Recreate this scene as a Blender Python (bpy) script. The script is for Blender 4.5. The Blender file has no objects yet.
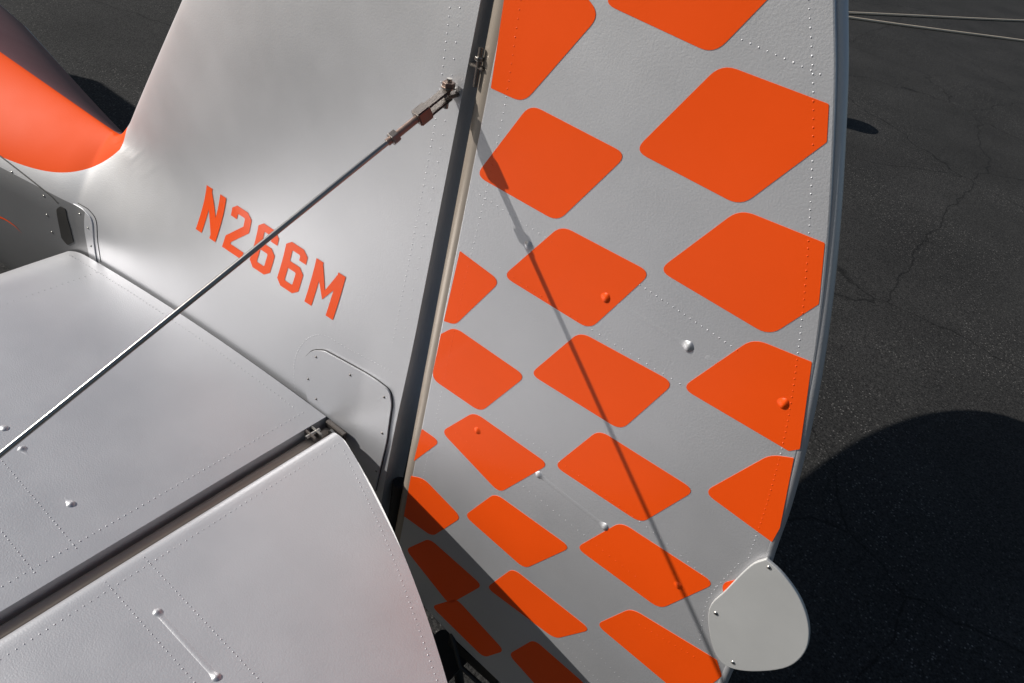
import bpy, bmesh, math, random
from mathutils import Vector, Matrix
random.seed(3)
# World: x = aft along the fuselage, y = starboard, z = up, metres (stabilizer top at z = 0.80).
C = Vector((0, -0.75, 1.85))
GZ = -.105
# Surveyed bearings (photogrammetry): each measured detail is intersected with the real skin it lies on
# (fin skin, rudder skin, stabilizer plane, ground), giving true 3-D positions on those surfaces.
FPX = 750.0
AX = Vector((.7701, .5009, -.3951)); AY = Vector((.6100, -.3969, .6859)); AZ = Vector((.1868, -.7691, -.6112))
def ray(u, v):
    r = Vector(((u-512)/FPX, (v-341.5)/FPX, 1)); return Vector((AX.dot(r), AY.dot(r), AZ.dot(r)))
scene = bpy.context.scene
# ---------------------------------------------------------------- materials
def newmat(n):
    m = bpy.data.materials.new(n); m.use_nodes = True
    nt = m.node_tree; return m, nt, nt.nodes['Principled BSDF']
def nd(nt, t, **k):
    n = nt.nodes.new(t)
    for a, b in k.items():
        if a in n.inputs: n.inputs[a].default_value = b
        else: setattr(n, a, b)
    return n
def paint(n, col, metallic=0.0, rough=.35, bump=.12, coat=0.0, var=.08, spec=.5):
    m, nt, p = newmat(n)
    tc = nd(nt, 'ShaderNodeTexCoord')
    n1 = nd(nt, 'ShaderNodeTexNoise', Scale=420.0, Detail=1.0)
    n2 = nd(nt, 'ShaderNodeTexNoise', Scale=6.0, Detail=6.0, Roughness=.6)
    n3 = nd(nt, 'ShaderNodeTexNoise', Scale=8.0, Detail=0.0)
    for x in (n1, n2, n3): nt.links.new(tc.outputs['Object'], x.inputs['Vector'])
    mr = nd(nt, 'ShaderNodeMapRange'); mr.inputs[1].default_value = .25; mr.inputs[2].default_value = .75
    mr.inputs[3].default_value = 1-var; mr.inputs[4].default_value = 1+var
    nt.links.new(n2.outputs['Fac'], mr.inputs[0])
    mx = nd(nt, 'ShaderNodeMix', data_type='RGBA', blend_type='MULTIPLY'); mx.inputs[0].default_value = 1
    mx.inputs[6].default_value = (*col, 1); nt.links.new(mr.outputs[0], mx.inputs[7])
    nt.links.new(mx.outputs[2], p.inputs['Base Color'])
    p.inputs['Metallic'].default_value = metallic
    mr2 = nd(nt, 'ShaderNodeMapRange'); mr2.inputs[1].default_value = .25; mr2.inputs[2].default_value = .75
    mr2.inputs[3].default_value = rough-.04; mr2.inputs[4].default_value = rough+.04
    nt.links.new(n2.outputs['Fac'], mr2.inputs[0]); nt.links.new(mr2.outputs[0], p.inputs['Roughness'])
    p.inputs['Coat Weight'].default_value = coat; p.inputs['Coat Roughness'].default_value = .12
    p.inputs['Specular IOR Level'].default_value = spec
    b1 = nd(nt, 'ShaderNodeBump', Strength=bump, Distance=.0006)
    b2 = nd(nt, 'ShaderNodeBump', Strength=.2, Distance=.004)
    nt.links.new(n1.outputs['Fac'], b1.inputs['Height']); nt.links.new(n3.outputs['Fac'], b2.inputs['Height'])
    nt.links.new(b2.outputs[0], b1.inputs['Normal']); nt.links.new(b1.outputs[0], p.inputs['Normal'])
    return m
SILVER = paint('silver_paint', (.555, .555, .572), .60, .475, .32, .0, .04, .4)
PLATE = paint('plate_paint', (.54, .54, .53), .3, .5, .12)
OCOL = (.84, .080, .003)
ORANGE = paint('orange_paint', OCOL, 0, .42, .14, .10, .04, .25)
DARK = paint('dark_gap', (.012, .011, .010), 0, .6)
BRONZE = paint('bronze_metal', (.34, .29, .24), .25, .35)
STEEL = paint('steel', (.40, .385, .36), 1, .3)
DSTEEL = paint('dark_steel', (.20, .18, .165), .9, .42, .4, 0, .3)
RUST = paint('weathered_fitting', (.24, .17, .14), .7, .45, .4, 0, .4)
RUBBER = paint('rubber', (.02, .02, .02), 0, .7)
def fus_mat():
    m = SILVER.copy(); m.name = 'fuselage_paint'; nt = m.node_tree; p = nt.nodes['Principled BSDF']
    src = p.inputs['Base Color'].links[0].from_socket
    geo = nd(nt, 'ShaderNodeTexCoord'); sp = nd(nt, 'ShaderNodeSeparateXYZ'); nt.links.new(geo.outputs['Object'], sp.inputs[0])
    def M(op, a, b=None):
        n = nd(nt, 'ShaderNodeMath', operation=op)
        for i, x in enumerate((a, b)):
            if x is None: continue
            if isinstance(x, (int, float)): n.inputs[i].default_value = x
            else: nt.links.new(x, n.inputs[i])
        return n.outputs[0]
    X, Y, Z = sp.outputs
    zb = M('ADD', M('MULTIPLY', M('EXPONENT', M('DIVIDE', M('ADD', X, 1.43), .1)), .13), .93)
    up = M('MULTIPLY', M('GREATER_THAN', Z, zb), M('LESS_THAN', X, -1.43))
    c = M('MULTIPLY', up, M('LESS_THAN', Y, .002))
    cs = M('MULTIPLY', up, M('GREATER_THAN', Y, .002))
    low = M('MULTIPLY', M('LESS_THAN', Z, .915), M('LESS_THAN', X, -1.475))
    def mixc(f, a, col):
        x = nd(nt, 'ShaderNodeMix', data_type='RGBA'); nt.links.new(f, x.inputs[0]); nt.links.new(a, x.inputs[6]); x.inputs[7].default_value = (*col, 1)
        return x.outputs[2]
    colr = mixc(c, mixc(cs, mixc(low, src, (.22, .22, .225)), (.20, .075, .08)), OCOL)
    nt.links.new(colr, p.inputs['Base Color'])
    mm = M('MULTIPLY', M('SUBTRACT', 1.0, up), .60); nt.links.new(mm, p.inputs['Metallic'])
    sm = M('SUBTRACT', .4, M('MULTIPLY', c, .28)); nt.links.new(sm, p.inputs['Specular IOR Level'])
    rs = p.inputs['Roughness'].links[0].from_socket
    nt.links.new(M('ADD', rs, M('MULTIPLY', c, .14)), p.inputs['Roughness'])
    return m
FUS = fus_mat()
# ---------------------------------------------------------------- helpers
plane = bpy.data.objects.new('airplane', None); scene.collection.objects.link(plane)
def mk(name, verts, faces, mat, smooth=False, parent=plane):
    me = bpy.data.meshes.new(name); me.from_pydata([tuple(v) for v in verts], [], faces); me.update()
    bm = bmesh.new(); bm.from_mesh(me); bmesh.ops.recalc_face_normals(bm, faces=bm.faces); bm.to_mesh(me); bm.free()
    o = bpy.data.objects.new(name, me); scene.collection.objects.link(o)
    for m in (mat if isinstance(mat, (list, tuple)) else [mat]): me.materials.append(m)
    if smooth:
        for p in me.polygons: p.use_smooth = True
    if parent: o.parent = parent
    return o
def ss(t): t = max(0, min(1, t)); return t*t*(3-2*t)
def lerp(a, b, t): return a+(b-a)*t
# ---------------------------------------------------------------- shape of fin / fuselage
SP = 1.065
LE = [(-1.50, 1.065), (-1.475, 1.067), (-1.455, 1.078), (-1.425, 1.112), (-1.395, 1.155), (-1.212, 1.412), (-1.02, 1.70), (-.93, 1.83), (-.86, 1.90), (-.78, 1.945), (-.5, 1.96)]
def ztop(x):
    if x <= LE[0][0]: return SP
    for a, b in zip(LE, LE[1:]):
        if x <= b[0]: return lerp(a[1], b[1], (x-a[0])/(b[0]-a[0]))
    return LE[-1][1]
def xle(z):
    if z <= SP: return -1.49
    for a, b in zip(LE, LE[1:]):
        if z <= b[1]: return lerp(a[0], b[0], (z-a[1])/max(1e-6, b[1]-a[1]))
    return LE[-1][0]
def wid(x): 
    if x > -1.5: return .028+.098*max(0, -.68-x)
    return min(.108+.20*(-1.5-x), .30+.03*(-1.5-x))
def hh(x, z):
    c = max(0, x-xle(z)); k = min(1, c/.30)
    tf = .026*math.sqrt(max(0, 1-(1-k)**2))
    if x > -1.0: tf -= .004*ss((x+1.0)/.4)
    w = wid(x)
    d1 = ss((1.12-z)/.27)
    d2 = math.sin(math.pi/2*max(0, min(1, (SP-z)/.20)))**.75
    b = ss((x+1.56)/.2)
    S = lerp(d2, d1, b)
    h = tf+(w-tf)*S
    if z < .78:
        h *= max(0, 1-((.78-z)/(.78-zbot(x)))**2)**.5
    return h
def zbot(x): return .50-.06*min(1, max(0, (-.6-x)/2))
def shear(x, z): return x+.053*(z-1.15)*ss((x+1.45)/.8)
TEX = -.592
xs = []
x = -6.0
while x < TEX-1e-6:
    xs.append(x)
    x += .25 if x < -2.4 else (.05 if x < -1.62 else (.0075 if x < -1.38 else .02))
xs.append(TEX)
NS = 90
verts = []; faces = []
for side in (-1, 1):
    base = len(verts)
    for x in xs:
        zt = ztop(x); zb = zbot(x)
        for j in range(NS):
            s = (j/(NS-1))**1.6
            z = lerp(zt, zb, s)
            y = 0 if j == 0 else hh(x, z)
            verts.append((shear(x, z), side*y, z))
    for i in range(len(xs)-1):
        for j in range(NS-1):
            a = base+i*NS+j
            faces.append((a, a+1, a+NS+1, a+NS))
n = len(xs)*NS
L = [(len(xs)-1)*NS+j for j in range(NS)]
for j in range(NS-1): faces.append((L[j], L[j+1], L[j+1]+n, L[j]+n))
for j in range(NS-1): faces.append((j, j+1, j+1+n, j+n))
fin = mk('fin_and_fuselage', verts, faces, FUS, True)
bm = bmesh.new(); bm.from_mesh(fin.data); bmesh.ops.remove_doubles(bm, verts=bm.verts, dist=1e-5)
bmesh.ops.recalc_face_normals(bm, faces=bm.faces); bm.to_mesh(fin.data); bm.free()
fin.data.set_sharp_from_angle(angle=math.radians(50))
def yfin(x, z):
    x0 = x-.053*(z-1.15)*ss((x+1.45)/.8)
    return -hh(x0, z)
def yrud(x, z): return -(.022-.025*(x+.58))
def S_fin(u, v):
    r = ray(u, v); y = -.02
    for _ in range(12):
        t = (y-C.y)/r.y; p = C+r*t; y = .5*y+.5*yfin(p.x, p.z)
    return (p.x, p.z)
def S_rud(u, v):
    r = ray(u, v); t = .7425/(r.y-.025*r.x); p = C+r*t; return (p.x, p.z)
ZS = .80
def S_st(u, v):
    r = ray(u, v); t = (ZS-C.z)/r.z; p = C+r*t; return (p.x, p.y)
# ---------------------------------------------------------------- generic decals / rivets / rods
def roundpoly(pts, r, n=6, sharp=()):
    out = []; N = len(pts)
    for i in range(N):
        p0 = Vector(pts[i-1]); p = Vector(pts[i]); p1 = Vector(pts[(i+1) % N])
        a = p0-p; b = p1-p; la, lb = a.length, b.length
        k = min(.0015 if i in sharp else r, la*.45, lb*.45)
        A = p+a/la*k; B = p+b/lb*k
        for q in range(n+1):
            t = q/n; out.append(tuple(A*(1-t)**2+p*2*t*(1-t)+B*t*t))
    return out
def plate(name, pts, surf, off, mat, sgn=1, parent=plane, th=None, axis='y'):
    th = th or off
    V = []; 
    for k in (off, off-th-.0006):
        for (a, b) in pts:
            V.append((a, sgn*(surf(a, b)-k), b) if axis == 'y' else (a, b, surf(a, b)+k))
    n = len(pts)
    F = [tuple(range(n)), tuple(range(2*n-1, n-1, -1))]+[(i, (i+1) % n, n+(i+1) % n, n+i) for i in range(n)]
    return mk(name, V, F, mat, parent=parent)
def cplate(name, pts, surf, off, mat):
    """thin plate that follows a curved skin"""
    bm = bmesh.new()
    vs = [bm.verts.new((a, 0, b)) for a, b in pts]; f = bm.faces.new(vs)
    xs_ = [p[0] for p in pts]; zs_ = [p[1] for p in pts]
    for ax, lo_, hi_ in ((0, min(xs_), max(xs_)), (2, min(zs_), max(zs_))):
        k = lo_+.006
        while k < hi_:
            co_ = Vector((0, 0, 0)); no_ = Vector((0, 0, 0)); co_[ax] = k; no_[ax] = 1
            bmesh.ops.bisect_plane(bm, geom=bm.verts[:]+bm.edges[:]+bm.faces[:], plane_co=co_, plane_no=no_); k += .009
    for v in bm.verts: v.co.y = surf(v.co.x, v.co.z)-off
    be = [e for e in bm.edges if e.is_boundary]
    r_ = bmesh.ops.extrude_edge_only(bm, edges=be)
    for g in r_['geom']:
        if isinstance(g, bmesh.types.BMVert): g.co.y += off+.0005
    me = bpy.data.meshes.new(name); bmesh.ops.recalc_face_normals(bm, faces=bm.faces); bm.to_mesh(me); bm.free(); me.materials.append(mat)
    for p in me.polygons: p.use_smooth = True
    me.set_sharp_from_angle(angle=math.radians(40))
    o = bpy.data.objects.new(name, me); scene.collection.objects.link(o); o.parent = plane; return o
def domes(name, pts, r, h, mat, nrm):
    V = []; F = []
    for p in pts:
        p = Vector(p); nr = Vector(nrm).normalized()
        t = nr.orthogonal().normalized(); s = nr.cross(t); b = len(V); rj = r*random.uniform(.8, 1.1)
        for (rr, hh_) in ((1, -.3), (.8, .6)):
            for k in range(8):
                a = k*math.pi/4; V.append(p+(t*math.cos(a)+s*math.sin(a))*rj*rr+nr*h*hh_)
        V.append(p+nr*h)
        for k in range(8):
            k2 = (k+1) % 8
            F.append((b+k, b+k2, b+8+k2, b+8+k)); F.append((b+8+k, b+8+k2, b+16))
    return mk(name, V, F, mat, True)
def along(pts, sp):
    out = []; carry = 0
    for a, b in zip(pts, pts[1:]):
        a = Vector(a); b = Vector(b); l = (b-a).length; d = carry
        while d < l: out.append(tuple(a.lerp(b, d/l))); d += sp
        carry = d-l
    return out
def smooth2(pts, n=8):
    out = []
    P = [Vector(p) for p in pts]; P = [2*P[0]-P[1]]+P+[2*P[-1]-P[-2]]
    for i in range(1, len(P)-2):
        for k in range(n):
            t = k/n; p0, p1, p2, p3 = P[i-1:i+3]
            out.append(tuple(.5*((2*p1)+(p2-p0)*t+(2*p0-5*p1+4*p2-p3)*t*t+(3*p1-p0-3*p2+p3)*t**3)))
    out.append(tuple(P[-2])); return out
def tube(name, pts, r, mat, parent=plane):
    cu = bpy.data.curves.new(name, 'CURVE'); cu.dimensions = '3D'; cu.bevel_depth = r; cu.bevel_resolution = 4; cu.use_fill_caps = True
    s = cu.splines.new('POLY'); s.points.add(len(pts)-1)
    for i, p in enumerate(pts): s.points[i].co = (*p, 1)
    o = bpy.data.objects.new(name+'_c', cu); scene.collection.objects.link(o)
    dg = bpy.context.evaluated_depsgraph_get(); me = bpy.data.meshes.new_from_object(o.evaluated_get(dg))
    bpy.data.objects.remove(o); ob = bpy.data.objects.new(name, me); scene.collection.objects.link(ob)
    me.materials.clear(); me.materials.append(mat)
    for p in me.polygons: p.use_smooth = True
    me.set_sharp_from_angle(angle=math.radians(50))
    if parent: ob.parent = parent
    return ob
def hexnut(name, a, b, r, mat):
    a = Vector(a); b = Vector(b); d = (b-a).normalized(); t = d.orthogonal().normalized(); s = d.cross(t)
    V = [p+(t*math.cos(k*math.pi/3)+s*math.sin(k*math.pi/3))*r for p in (a, b) for k in range(6)]
    F = [tuple(range(6)), tuple(range(11, 5, -1))]+[(k, (k+1) % 6, 6+(k+1) % 6, 6+k) for k in range(6)]
    o = mk(name, V, F, mat); m = o.modifiers.new('b', 'BEVEL'); m.width = .0008; m.segments = 2; return o
def box(name, c, size, mat, rot=None, bev=.0015, parent=plane):
    bm = bmesh.new(); bmesh.ops.create_cube(bm, size=1)
    for v in bm.verts: v.co = Vector((v.co.x*size[0], v.co.y*size[1], v.co.z*size[2]))
    bmesh.ops.bevel(bm, geom=bm.edges[:], offset=bev, segments=2, affect='EDGES')
    me = bpy.data.meshes.new(name); bm.to_mesh(me); bm.free(); me.materials.append(mat)
    o = bpy.data.objects.new(name, me); scene.collection.objects.link(o); o.parent = parent
    o.location = c
    if rot is not None: o.rotation_euler = rot
    return o
def inpoly(p, poly):
    c = False; n = len(poly); j = n-1
    for i in range(n):
        if (poly[i][1] > p[1]) != (poly[j][1] > p[1]) and p[0] < (poly[j][0]-poly[i][0])*(p[1]-poly[i][1])/(poly[j][1]-poly[i][1])+poly[i][0]: c = not c
        j = i
    return c
DIAM = []
def bead(name, a, b, r, nrm, knobs=(1, 1), hgt=.22, rod=.085):
    """long shallow pressed bead with a small knob at each end, following the skin; takes the paint underneath"""
    a = Vector(a); b = Vector(b); nrm = Vector(nrm); d = (b-a).normalized(); s = d.cross(nrm).normalized()
    V = []; F = []; N = 90; M = 10; Ln = (b-a).length
    for i in range(N+1):
        t = i/N; p = a.lerp(b, t); e = min(t, 1-t)*Ln; kn = knobs[0] if t < .5 else knobs[1]
        g = kn*math.exp(-((e-.007)/.0055)**2)
        wd_ = .46+.36*g; hg = rod+1.0*g
        if e < .007: q = math.sqrt(max(0, 1-((.007-e)/.00701)**2)); wd_ *= q; hg *= q
        for j in range(M+1):
            an = math.pi*j/M; V.append(p+s*math.cos(an)*r*wd_+nrm*(math.sin(an)**1.5*r*hgt*hg*1.6-.0001))
    for i in range(N):
        for j in range(M):
            q = i*(M+1)+j; F.append((q, q+1, q+M+2, q+M+1))
    o = mk(name, V, F, [SILVER, ORANGE], True)
    if abs(nrm.y) > .5:
        for p in o.data.polygons:
            if any(inpoly((p.center.x, p.center.z), D_) for D_ in DIAM): p.material_index = 1
    return o
# ---------------------------------------------------------------- rudder (x, z in metres)
te = smooth2([(-.2105, 1.7744), (-.1904, 1.7321), (-.1646, 1.6797), (-.1395, 1.6227), (-.1098, 1.5513), (-.0798, 1.4714), (-.0500, 1.3806), (-.0250, 1.2889), (-.0051, 1.2018), (.0079, 1.1257), (.0270, 1.0311), (.0422, .9290), (.0572, .8026), (.0623, .6752), (.0381, .5404), (-.0305, .4265)], 5)
top = smooth2([(-.5461, 1.6861), (-.5431, 1.7527), (-.5061, 1.8030), (-.4287, 1.8442), (-.3517, 1.8539), (-.2806, 1.8392), (-.2398, 1.8122), (-.2105, 1.7744)], 5)[:-1]
out = [(-.1146, .3998), (-.2664, .4176), (-.3869, .4325), (-.4928, .4601), (-.5633, .5685), (-.5339, 1.6275)]+top+te
n = len(out); V = []
for sg in (1, -1):
    for (a, b) in out: V.append((a, sg*yrud(a, b), b))
F = [tuple(range(n)), tuple(range(2*n-1, n-1, -1))]+[(i, (i+1) % n, n+(i+1) % n, n+i) for i in range(n)]
rud = mk('rudder', V, F, SILVER)
m = rud.modifiers.new('bev', 'BEVEL'); m.width = .002; m.segments = 2; m.limit_method = 'ANGLE'
tube('rudder_trailing_edge', [(a, 0, b) for a, b in te[:-6]], .0076, SILVER)
a, b = Vector(out[4]), Vector(out[5]); d = (b-a).normalized()
A = a-d*.02; B = b+d*.12
tube('rudder_nose', [(A.x-.006, 0, A.y), (B.x-.006, 0, B.y)], .0205, BRONZE)
D = [
 [(491, 88), (505, -5), (545, -48), (598, 15), (524, 100)],
 [(605, 2), (690, -75), (785, -22), (713, 51)],
 [(478, 175), (531, 107), (625, 155), (557, 219)],
 [(637, 150), (723, 67), (829, 104), (827, 142), (741, 203)],
 [(505, 276), (562, 228), (649, 273), (589, 327)],
 [(661, 270), (741, 212), (825, 243), (819, 304), (769, 333)],
 [(460, 251), (499, 282), (456, 323), (444, 321)],
 [(532, 374), (581, 334), (672, 383), (620, 428)],
 [(684, 388), (754, 341), (812, 362), (800, 449), (789, 451)],
 [(433, 378), (441, 334), (455, 329), (524, 376), (480, 410)],
 [(556, 466), (600, 432), (693, 490), (640, 521)],
 [(706, 492), (770, 457), (794, 458), (780, 528), (772, 542)],
 [(443, 432), (475, 414), (547, 464), (499, 491)],
 [(422, 429), (439, 442), (414, 461)],
 [(578, 548), (622, 524), (713, 583), (659, 607)],
 [(466, 516), (496, 495), (569, 547), (524, 567)],
 [(411, 476), (424, 480), (460, 517), (432, 535), (404, 516)],
 [(488, 588), (514, 570), (589, 629), (554, 637)],
 [(598, 625), (633, 610), (717, 660), (722, 676), (688, 700)],
 [(407, 550), (430, 540), (481, 585), (449, 603)],
 [(433, 607), (457, 600), (503, 650), (483, 656)],
 [(510, 655), (535, 641), (585, 685), (600, 706), (556, 706)],
 [(724, 584), (740, 580), (746, 590), (726, 597)],
]
SHARP = {0: (0, 1), 3: (2, 3), 5: (2, 3), 6: (0, 3), 8: (2, 3, 4), 9: (1,), 11: (2, 3, 4), 13: (0, 2), 16: (0, 4), 18: (2, 3)}
for i, q in enumerate(D):
    w3 = [Vector(S_rud(*p)) for p in q]; sh = SHARP.get(i, ())
    cen = sum(w3, Vector((0, 0)))/len(w3)
    w3 = [p if k in sh else cen+(p-cen)*(1+.0035/(p-cen).length) for k, p in enumerate(w3)]
    pts = roundpoly(w3, .0165, 6, sh); DIAM.append(pts)
    for sg in (1, -1): plate('diamond_%d_%s' % (i, 'p' if sg == 1 else 's'), pts, yrud, .0005, ORANGE, sg)
riv = []; rivo = []
def rl(px, sp=.0105, S=S_rud, surf=yrud, n=6, dst=None):
    P = along(smooth2([S(*p) for p in px], n), sp)
    for a, b in P:
        if dst is not None: dst.append((a, surf(a, b), b))
        elif any(inpoly((a, b), D_) for D_ in DIAM): rivo.append((a, surf(a, b)-.0005, b))
        else: riv.append((a, surf(a, b), b))
rl([(806, -40), (813, 80), (812, 170), (804, 300), (788, 420), (768, 500), (748, 560)], .008)
rl([(521, 0), (500, 130), (463, 290), (440, 400), (418, 500)], .010)
rl([(480, 195), (560, 247)], .010); rl([(640, 285), (740, 352)], .008)
rl([(500, 268), (600, 335), (690, 390)], .012)
rl([(742, 40), (828, 78)], .009)
rl([(455, 392), (560, 462), (650, 530), (720, 590)], .012)
rl([(440, 420), (540, 500), (640, 580)], .012)
rl([(560, 640), (600, 683)], .010); rl([(575, 632), (625, 683)], .010)
rl([(640, 625), (700, 660)], .010)
rl([(700, 640), (708, 600), (740, 562)], .010)
domes('rudder_rivets', riv, .0011, .0004, SILVER, (0, -1, 0))
domes('rudder_rivets_orange', rivo, .0011, .0004, ORANGE, (0, -1, 0))
def RB(a, b, kn=(1, 1)): 
    p = S_rud(*a); q = S_rud(*b)
    bead('rudder_stiffener_bead', (p[0], yrud(*p), p[1]), (q[0], yrud(*q), q[1]), .0105, (0, -1, 0), kn)
RB((613, 301), (694, 350), (0, .9)); RB((524, 243), (611, 301), (.7, .8)); RB((705, 356), (790, 407), (0, .9))
RB((535, 472), (609, 530), (.7, .8)); RB((474, 428), (530, 468), (.7, 0)); RB((617, 537), (683, 589), (0, .7))
bp = [(768, 556), (786, 573), (803, 598), (811, 626), (806, 650), (786, 665), (748, 668), (724, 660), (713, 638), (711, 606), (728, 587), (752, 563)]
bw = [S_rud(*p) for p in bp]
bpw = smooth2(bw+[bw[0]], 5)[:-1]
o = plate('rudder_tip_plate', bpw, yrud, .007, PLATE, 1, th=.005)
m = o.modifiers.new('bev', 'BEVEL'); m.width = .0015; m.segments = 3; m.limit_method = 'ANGLE'
scr = []
for p in [(718, 610), (735, 659), (771, 564)]:
    q = S_rud(*p); scr.append((q[0], yrud(*q)-.0072, q[1]))
domes('plate_screws', scr, .0035, .0018, STEEL, (0, -1, 0))
# ---------------------------------------------------------------- registration letters
def stroke(pts, w):
    P = [Vector(p) for p in pts]; Lf, Rt = [], []
    for i, p in enumerate(P):
        d0 = (P[i]-P[i-1]).normalized() if i else (P[1]-P[0]).normalized()
        d1 = (P[i+1]-P[i]).normalized() if i < len(P)-1 else d0
        n0 = Vector((-d0.y, d0.x)); n1 = Vector((-d1.y, d1.x)); mt = (n0+n1)
        mt = mt/max(.6, mt.dot(n0)); Lf.append(p+mt*w/2); Rt.append(p-mt*w/2)
    return [(Lf[i], Lf[i+1], Rt[i+1], Rt[i]) for i in range(len(P)-1)]
W = 1.12
six = [(2.95, 5.1), (2.95, 6.0), (2.5, 6.45), (1.0, 6.45), (.55, 6.0), (.55, 1.0), (1.0, .55), (2.5, .55), (2.95, 1.0), (2.95, 3.2), (2.5, 3.65), (.9, 3.65)]
GL = {'N': [[(.55, 0), (.55, 7)], [(.6, 6.2), (3.1, .8)], [(3.15, 0), (3.15, 7)]],
      '2': [[(.55, 5.0), (.55, 6.0), (1.0, 6.45), (2.5, 6.45), (2.95, 6.0), (2.95, 4.4), (.55, 1.6), (.55, .55), (3.5, .55)]],
      '6': [six], 'M': [[(.55, 0), (.55, 7)], [(.65, 6.3), (2.25, 2.6), (3.85, 6.3)], [(3.95, 0), (3.95, 7)]]}
cTL, cTR, cBL, cBR = [Vector(S_fin(*p)) for p in [(207, 185), (346, 277), (196, 229), (333, 320)]]
xo = 0; tot = 3.7+3.5*3+4.5+4*1.25
V = []; F = []
for ch in 'N266M':
    for li, st in enumerate(GL[ch]):
        for q in stroke(st, W):
            b = len(V); NN = 6
            for i in range(NN+1):
                for j in range(4):
                    p = q[0].lerp(q[1], i/NN).lerp(q[3].lerp(q[2], i/NN), j/3)
                    s = (xo+p.x)/tot; t = p.y/7
                    w_ = (cBL.lerp(cBR, s)).lerp(cTL.lerp(cTR, s), t)
                    V.append((w_.x, yfin(w_.x, w_.y)-.0006-.00012*li, w_.y))
            for i in range(NN):
                for j in range(3):
                    a = b+i*4+j; F.append((a, a+1, a+5, a+4))
    xo += {'N': 3.7, '2': 3.5, '6': 3.5, 'M': 4.5}[ch]+1.25
letters = mk('registration_letters', V, F, ORANGE)
# ---------------------------------------------------------------- fin details
fr = []
rl([(452, -10), (437, 110), (415, 230), (392, 345)], .010, S_fin, yfin, dst=fr)
rl([(462, -10), (447, 110), (425, 230), (402, 345)], .020, S_fin, yfin, dst=fr)
rl([(296, 400), (294, 365), (303, 343), (322, 335), (350, 350), (395, 374)], .008, S_fin, yfin, dst=fr)
domes('fin_rivets', fr, .0012, .0006, SILVER, (0, -1, 0))
pl = [(304, 372), (305, 358), (313, 350), (325, 350), (378, 380), (391, 390), (393, 404), (388, 440), (376, 492), (362, 472), (352, 440), (328, 415), (310, 402)]
pp = roundpoly([S_fin(*p) for p in pl], .01)
cplate('hinge_cover_gasket', [tuple(Vector(p)+(Vector(p)-sum((Vector(k) for k in pp), Vector((0, 0)))/len(pp)).normalized()*.0014) for p in pp], yfin, .0012, DARK)
cplate('hinge_cover_plate', pp, yfin, .0045, SILVER)
sc = []
for p in [(318, 356), (352, 374), (386, 396), (310, 378), (318, 398), (384, 432), (378, 470)]:
    q = S_fin(*p); sc.append((q[0], yfin(*q)-.0047, q[1]))
domes('cover_plate_screws', sc, .0028, .0014, DSTEEL, (0, -1, 0))
sl_ = [(57, 209), (61, 206), (66, 209), (70, 226), (74, 242), (68, 245), (62, 238)]
cplate('stabilizer_slot', roundpoly([S_fin(*p) for p in sl_], .004), yfin, .0015, DARK)
def seam(name, px, r, mat=DARK, off=.0006):
    P = smooth2([S_fin(*p) for p in px], 6); tube(name, [(a, yfin(a, b)-off+r*.6, b) for a, b in P], r, mat)
seam('fairing_seam', [(-60, 112), (0, 156), (45, 191), (58, 203)], .0018)
seam('fairing_edge', [(74, 204), (86, 212), (93, 226), (97, 262)], .0016, SILVER, .0016)
seam('fairing_edge_gap', [(78, 203), (90, 211), (97, 226), (101, 262)], .0010)
sc = []
for p in [(12, 172), (44, 196), (47, 215), (52, 232), (80, 214), (88, 228), (91, 246)]:
    q = S_fin(*p); sc.append((q[0], yfin(*q)-.0008, q[1]))
domes('fairing_screws', sc, .0024, .0012, STEEL, (0, -1, 0))
P = smooth2([S_fin(*p) for p in [(-20, 214), (0, 217), (14, 225), (22, 233)]], 6); V = []; F = []
for i, (a, b) in enumerate(P):
    hw = .0035*(1-i/len(P)); V += [(a, yfin(a, b+hw)-.001, b+hw), (a, yfin(a, b-hw)-.001, b-hw)]
    if i: F.append((2*i-2, 2*i-1, 2*i+1, 2*i))
mk('orange_pinstripe', V, F, ORANGE)
# ---------------------------------------------------------------- stabiliser and elevator
SEMI = 2.08
def chordf(y): return math.sqrt(max(0.0, 1-(abs(y)/SEMI)**1.9))
XT = -.766; XE = -.738
def stab(sg):
    N = 70; V = []; F = []; M = 41
    for i in range(N+1):
        q = i/N
        for k in range(2*M):
            up = k < M; c = k/(M-1) if up else (2*M-1-k)/(M-1)
            c2 = c*c*(3-2*c)*.4+c*c*.6
            y0 = .03
            for _ in range(4):
                yy = lerp(y0, SEMI*.999, q); ch = .785*chordf(yy); xx = XT-ch*(1-c2)
                y0 = wid(xx)+.006
            T = .026*max(.15, chordf(yy))
            e = min(1, c2/.10); prof = math.sqrt(max(0, 1-(1-e)**2))
            cam = .018*4*c2*(1-c2)*chordf(yy)
            z = ZS-.026+(T*prof+cam*prof)*(1 if up else -1)
            V.append((xx, sg*yy, z))
    R = 2*M
    for i in range(N):
        for k in range(R):
            k2 = (k+1) % R; F.append((i*R+k, i*R+k2, (i+1)*R+k2, (i+1)*R+k))
    F.append(tuple(range(R)))
    F.append(tuple(N*R+k for k in range(R)))
    o = mk('horizontal_stabilizer', V, F, SILVER, True); o.data.set_sharp_from_angle(angle=math.radians(40)); return o
def elz(c2, yy): 
    return ZS-.026+.022*c2
def elT(c2, yy): return .025*(1-c2*.86)*max(.15, chordf(yy))
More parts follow.
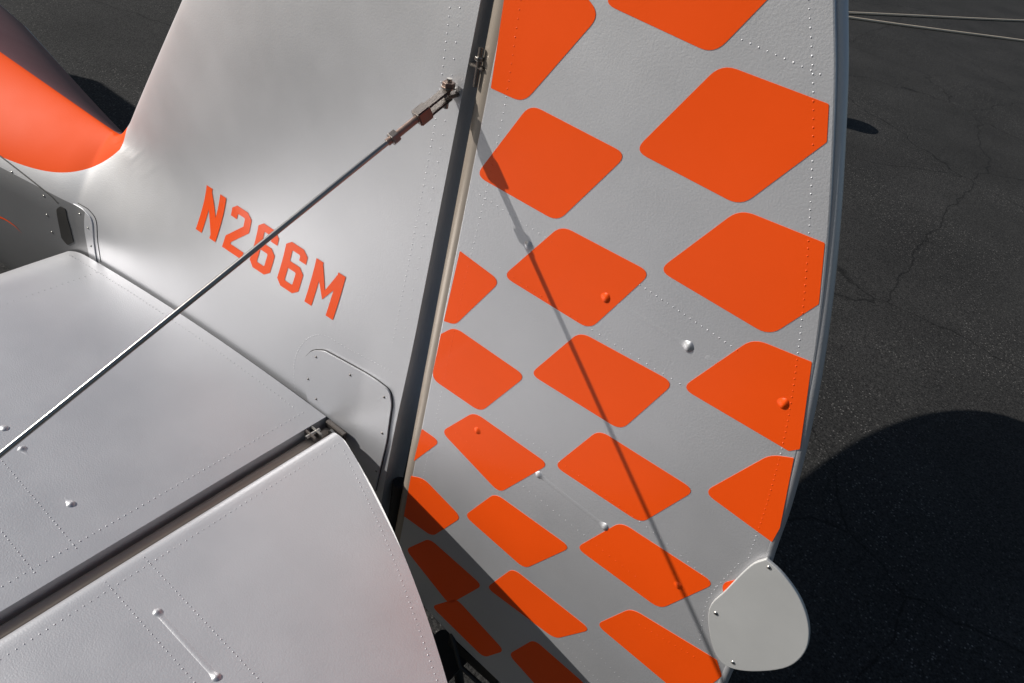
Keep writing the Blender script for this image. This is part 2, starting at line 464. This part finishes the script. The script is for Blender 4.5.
def elev(sg):
    V = []; F = []; N = 60; M = 31
    def yin(x): 
        t = max(0, x+.70); return .056+.30*t+.36*t*t
    for i in range(N+1):
        q = i/N
        for k in range(2*M):
            up = k < M; c = k/(M-1) if up else (2*M-1-k)/(M-1)
            c2 = c**1.6
            y0 = .06
            for _ in range(5):
                yy = lerp(y0, SEMI*.998, q); xx = XE+.55*math.sqrt(max(0, 1-(yy/SEMI)**4))*c2; y0 = yin(xx)
            e = min(1, (xx-XE)/.02); nose = math.sqrt(max(0, 1-(1-e)**2))
            V.append((xx, sg*yy, elz(c2, yy)+elT(c2, yy)*nose*(1 if up else -1)))
    R = 2*M
    for i in range(N):
        for k in range(R):
            k2 = (k+1) % R; F.append((i*R+k, i*R+k2, (i+1)*R+k2, (i+1)*R+k))
    F.append(tuple(range(R))); F.append(tuple(N*R+k for k in range(R)))
    o = mk('elevator', V, F, SILVER, True); o.data.set_sharp_from_angle(angle=math.radians(40)); return o
for sg in (-1, 1):
    stab(sg); elev(sg)
    tube('elevator_hinge_tube', [(-.750, sg*.05, ZS-.026), (-.750, sg*1.9, ZS-.026)], .011, BRONZE)
def zst(x, y):
    ch = .785*chordf(y); c = 1-(XT-x)/ch; return ZS+.018*4*c*(1-c)*chordf(y)-.026*(1-chordf(y))
sr = []
def sw(pts, sp, top=zst):
    P = along(pts, sp); sr.extend([(a, b, top(a, b)) for a, b in P])
sw([(-.80, -.07), (-.80, -1.5)], .010)
sw([(-1.40, -.13), (-1.40, -1.2)], .012)
sw([(-1.50, -.135), (-.82, -.075)], .010)
sw([(-1.45, -.50), (-.79, -.50)], .009); sw([(-1.45, -.56), (-.79, -.56)], .009)
def zel(x, y):
    c2 = (x-XE)/.55; return elz(c2, y)+elT(c2, y)
sw([(-.70, -.07), (-.70, -1.5)], .010, zel)
sw([(-.715, -.50), (-.20, -.50)], .009, zel); sw([(-.715, -.44), (-.20, -.44)], .009, zel)
sw(smooth2([(-.68, -.075), (-.473, -.163), (-.247, -.28)]), .010, zel)
domes('stabilizer_rivets', sr, .0013, .0009, SILVER, (0, 0, 1))
def SB(a, b, f):
    p = S_st(*a); q = S_st(*b)
    y = (p[1]+q[1])/2
    bead('stabilizer_stiffener_bead', (p[0], y, f(p[0], y)), (q[0], y, f(q[0], y)), .009, (0, 0, 1), (.8, .8), .30, .13)
SB((22, 452), (74, 510), zst); SB((155, 608), (219, 681), zel)
SB((-70, 350), (8, 438), zst)
# ---------------------------------------------------------------- brace wires with fork ends
P0 = Vector((-.587, -.034, 1.50)); wd = Vector((-.158, -1, -.604))
for sg in (1, -1):
    p0 = Vector((P0.x, P0.y*sg, P0.z)); d = Vector((wd.x, wd.y*sg, wd.z)); dn = d.normalized()
    end = p0+d*1.14
    tube('brace_wire', [tuple(p0+dn*.06), tuple(end)], .0034, STEEL)
    tube('brace_wire_terminal', [tuple(p0+dn*.045), tuple(p0+dn*.100)], .0048, RUST)
    hexnut('brace_wire_locknut', p0+dn*.084, p0+dn*.094, .0088, DSTEEL)
    q = dn.to_track_quat('X', 'Z').to_euler()
    box('fork_cheek_upper', p0+dn*.016+Vector((0, 0, .007)), (.044, .014, .0035), DSTEEL, q)
    box('fork_cheek_lower', p0+dn*.016-Vector((0, 0, .007)), (.044, .014, .0035), DSTEEL, q)
    box('fork_block', p0+dn*.042, (.020, .016, .0190), DSTEEL, q)
    tube('clevis_bolt', [tuple(p0+Vector((0, 0, .020))), tuple(p0-Vector((0, 0, .018)))], .0035, STEEL)
    hexnut('clevis_nut', p0+Vector((0, 0, .0095)), p0+Vector((0, 0, .0155)), .0085, RUST)
    tube('clevis_washer', [tuple(p0+Vector((0, 0, .0085))), tuple(p0+Vector((0, 0, .0098)))], .010, STEEL)
    box('brace_lug', p0+Vector((.0, .015*sg, 0)), (.02, .05, .005), DSTEEL)
    box('stabilizer_lug', end+Vector((0, 0, -.005)), (.03, .012, .04), STEEL)
for z in (1.545,):
    xh = -.577+.053*(z-1.15)
    tube('rudder_hinge_pin', [(xh, -.0215, z-.026), (xh, -.0215, z+.022)], .0028, DSTEEL)
    hexnut('rudder_hinge_nut', (xh, -.0215, z+.006), (xh, -.0215, z+.011), .0058, STEEL)
    box('rudder_hinge_bracket', (xh-.002, -.016, z-.002), (.022, .016, .004), DSTEEL)
box('elevator_hinge_bracket', (-.752, -.078, ZS-.008), (.030, .005, .014), STEEL)
box('elevator_hinge_bracket_outer', (-.752, -.092, ZS-.008), (.030, .005, .014), DSTEEL)
tube('elevator_hinge_pin', [(-.752, -.070, ZS-.006), (-.752, -.102, ZS-.006)], .0038, STEEL)
box('elevator_torque_arm', (-.735, -.045, ZS-.022), (.05, .010, .04), DSTEEL)
hexnut('elevator_torque_nut', (-.735, -.052, ZS-.012), (-.735, -.058, ZS-.012), .008, STEEL)
# ---------------------------------------------------------------- tailwheel
tw = -.42; wz = GZ+.15
tube('tailwheel_leaf_spring', [(-1.05, 0, .50), (-.8, 0, .43), (-.6, 0, .36), (tw-.02, 0, .32)], .016, DARK)
box('rudder_horn', (-.50, 0, .42), (.03, .22, .012), DSTEEL)
tube('rudder_post', [(-.60, 0, .72), (-.60, 0, .40)], .014, DARK)
tube('tailwheel_pivot', [(tw, 0, .26), (tw, 0, .37)], .024, DARK)
box('steering_arm', (tw+.03, 0, .365), (.07, .15, .012), DARK)
for s_ in (-1, 1):
    tube('steering_spring', [(-.50, .10*s_, .42), (-.47, .09*s_, .395), (tw+.03, .065*s_, .372)], .006, DSTEEL)
    hexnut('steering_bolt', (tw+.03, .065*s_, .371), (tw+.03, .065*s_, .382), .009, STEEL)
    tube('tailwheel_fork_leg', [(tw, .055*s_, .27), (tw+.07, .055*s_, wz)], .011, DARK)
box('tailwheel_fork_crown', (tw, 0, .265), (.06, .135, .022), DARK)
box('lower_rudder_bracket', (-.34, -.004, .40), (.13, .014, .035), DARK)
tube('position_lead', [(-.40, -.015, .44), (-.35, -.035, .40), (-.30, -.02, .37), (-.25, -.004, .41)], .005, DARK)
bpy.ops.mesh.primitive_torus_add(major_radius=.112, minor_radius=.038, major_segments=64, minor_segments=20, location=(tw+.07, 0, wz), rotation=(math.pi/2, 0, 0))
t = bpy.context.object; t.name = 'tailwheel_tire'; t.data.materials.append(RUBBER); t.parent = plane
for p in t.data.polygons: p.use_smooth = True
tube('tailwheel_hub', [(tw+.07, -.035, wz), (tw+.07, .035, wz)], .08, STEEL)
tube('tailwheel_axle', [(tw+.07, -.07, wz), (tw+.07, .07, wz)], .008, STEEL)
# ---------------------------------------------------------------- ground
def asphalt():
    m, nt, p = newmat('asphalt')
    tc = nd(nt, 'ShaderNodeTexCoord'); o = tc.outputs['Object']
    def noise(s, d=3.0, r=.5):
        n = nd(nt, 'ShaderNodeTexNoise', Scale=s, Detail=d, Roughness=r); nt.links.new(o, n.inputs['Vector']); return n.outputs['Fac']
    def ramp(src, stops):
        r = nd(nt, 'ShaderNodeValToRGB'); e = r.color_ramp.elements
        while len(e) < len(stops): e.new(.5)
        for i, (pp_, c) in enumerate(stops): e[i].position = pp_; e[i].color = (c, c, c, 1)
        nt.links.new(src, r.inputs[0]); return r.outputs[0]
    def mul(a, b, t='MULTIPLY', f=1):
        n = nd(nt, 'ShaderNodeMix', data_type='RGBA', blend_type=t); n.inputs[0].default_value = f
        for i, x in ((6, a), (7, b)):
            if isinstance(x, tuple): n.inputs[i].default_value = x
            else: nt.links.new(x, n.inputs[i])
        return n.outputs[2]
    base = ramp(noise(1.3, 5, .6), [(.3, .023), (.7, .036)])
    grain = ramp(noise(120, 3, .75), [(.35, .35), (.65, 1.75)])
    vo = nd(nt, 'ShaderNodeTexVoronoi', Scale=78.0); nt.links.new(o, vo.inputs['Vector'])
    st = ramp(vo.outputs['Distance'], [(.16, 1.0), (.34, 0.0)])
    sel = ramp(noise(.8, 3), [(.40, 0.10), (.58, 1.0)])
    sel2 = ramp(vo.outputs['Color'], [(.45, 0), (.9, 1)])
    spk = mul(mul(st, sel), sel2)
    col = mul(mul(base, (1.04, 1.0, .95, 1)), grain)
    col = mul(col, mul(spk, (.19, .18, .165, 1)), 'ADD')
    nz = nd(nt, 'ShaderNodeTexNoise', Scale=3.0, Detail=5.0); nt.links.new(o, nz.inputs['Vector'])
    ad = nd(nt, 'ShaderNodeMix', data_type='RGBA', blend_type='LINEAR_LIGHT'); ad.inputs[0].default_value = .10
    nt.links.new(o, ad.inputs[6]); nt.links.new(nz.outputs['Color'], ad.inputs[7])
    vc = nd(nt, 'ShaderNodeTexVoronoi', Scale=.5, feature='DISTANCE_TO_EDGE'); nt.links.new(ad.outputs[2], vc.inputs['Vector'])
    cr = ramp(vc.outputs['Distance'], [(.0, .38), (.0030, 1.0)])
    col = mul(col, cr)
    nt.links.new(col, p.inputs['Base Color'])
    p.inputs['Roughness'].default_value = .85; p.inputs['Specular IOR Level'].default_value = .2
    b = nd(nt, 'ShaderNodeBump', Strength=.8, Distance=.004); nt.links.new(noise(110, 2, .7), b.inputs['Height'])
    nt.links.new(b.outputs[0], p.inputs['Normal'])
    return m
ASP = asphalt()
mk('asphalt_ground', [(-300, -300, GZ), (300, -300, GZ), (300, 300, GZ), (-300, 300, GZ)], [(0, 1, 2, 3)], ASP, parent=None)
def G(u, v):
    r = ray(u, v); t = (GZ-C.z)/r.z; p = C+r*t; return (p.x, p.y)
ROPE = paint('rope_fibre', (.80, .66, .50), 0, .9)
rope = bpy.data.objects.new('tie_down_rope', None); scene.collection.objects.link(rope)
g0 = Vector(G(800, 12))
for k, e in enumerate((G(1060, 23), G(1060, 47))):
    e = Vector(e); pts = []
    for i in range(25):
        t = i/24; q = g0.lerp(e, t); pts.append((q.x, q.y+.03*math.sin(t*7+k*2), GZ+.015))
    tube('rope_strand', pts, .015, ROPE, parent=rope)
bx, by = G(806, 113)  # bucket added out of view behind the rudder to cast the small ground shadow
prof = [(0, 0), (.12, 0), (.125, .01), (.150, .21), (.158, .214), (.158, .226), (.146, .228), (.142, .19), (0, .185)]
V = []; F = []; K = 32
for r_, z_ in prof:
    for k in range(K): V.append((bx+r_*math.cos(k*2*math.pi/K), by+r_*math.sin(k*2*math.pi/K), z_*1.1+GZ+.001))
for i in range(len(prof)-1):
    for k in range(K): F.append((i*K+k, i*K+(k+1) % K, (i+1)*K+(k+1) % K, (i+1)*K+k))
bk_ = mk('added_shadow_bucket', V, F, paint('shadow_bucket_grey', (.12, .12, .12), 0, .6), True, parent=None); bk_.data.set_sharp_from_angle(angle=.7)
# ---------------------------------------------------------------- light, sky, camera
a_, b_ = 1.75, 1.05
Ld = Vector((a_, 1, -b_)).normalized()
s = bpy.data.lights.new('sun', 'SUN'); s.energy = 4.8; s.angle = math.radians(.5); s.color = (1, .965, .91)
so = bpy.data.objects.new('sun', s); scene.collection.objects.link(so); so.rotation_euler = Ld.to_track_quat('-Z', 'Y').to_euler()
w = bpy.data.worlds.new('World'); scene.world = w; w.use_nodes = True
nt = w.node_tree; bg = nt.nodes['Background']; sky = nt.nodes.new('ShaderNodeTexSky'); sky.sky_type = 'NISHITA'; sky.sun_disc = False
sky.sun_elevation = math.asin(-Ld.z); sky.sun_rotation = math.atan2(-Ld.x, -Ld.y)
nt.links.new(sky.outputs[0], bg.inputs[0]); bg.inputs[1].default_value = .055
cam = bpy.data.cameras.new('camera'); co = bpy.data.objects.new('camera', cam); scene.collection.objects.link(co)
cam.sensor_width = 36; cam.lens = FPX/1024*36; cam.clip_start = .01; cam.clip_end = 1000
r = Vector((AX.x, AY.x, AZ.x)); u = -Vector((AX.y, AY.y, AZ.y)); bk = -Vector((AX.z, AY.z, AZ.z))
M = Matrix(((r.x, u.x, bk.x, C.x), (r.y, u.y, bk.y, C.y), (r.z, u.z, bk.z, C.z), (0, 0, 0, 1)))
co.matrix_world = M
scene.camera = co
scene.view_settings.view_transform = 'Standard'; scene.view_settings.look = 'None'; scene.view_settings.exposure = 0
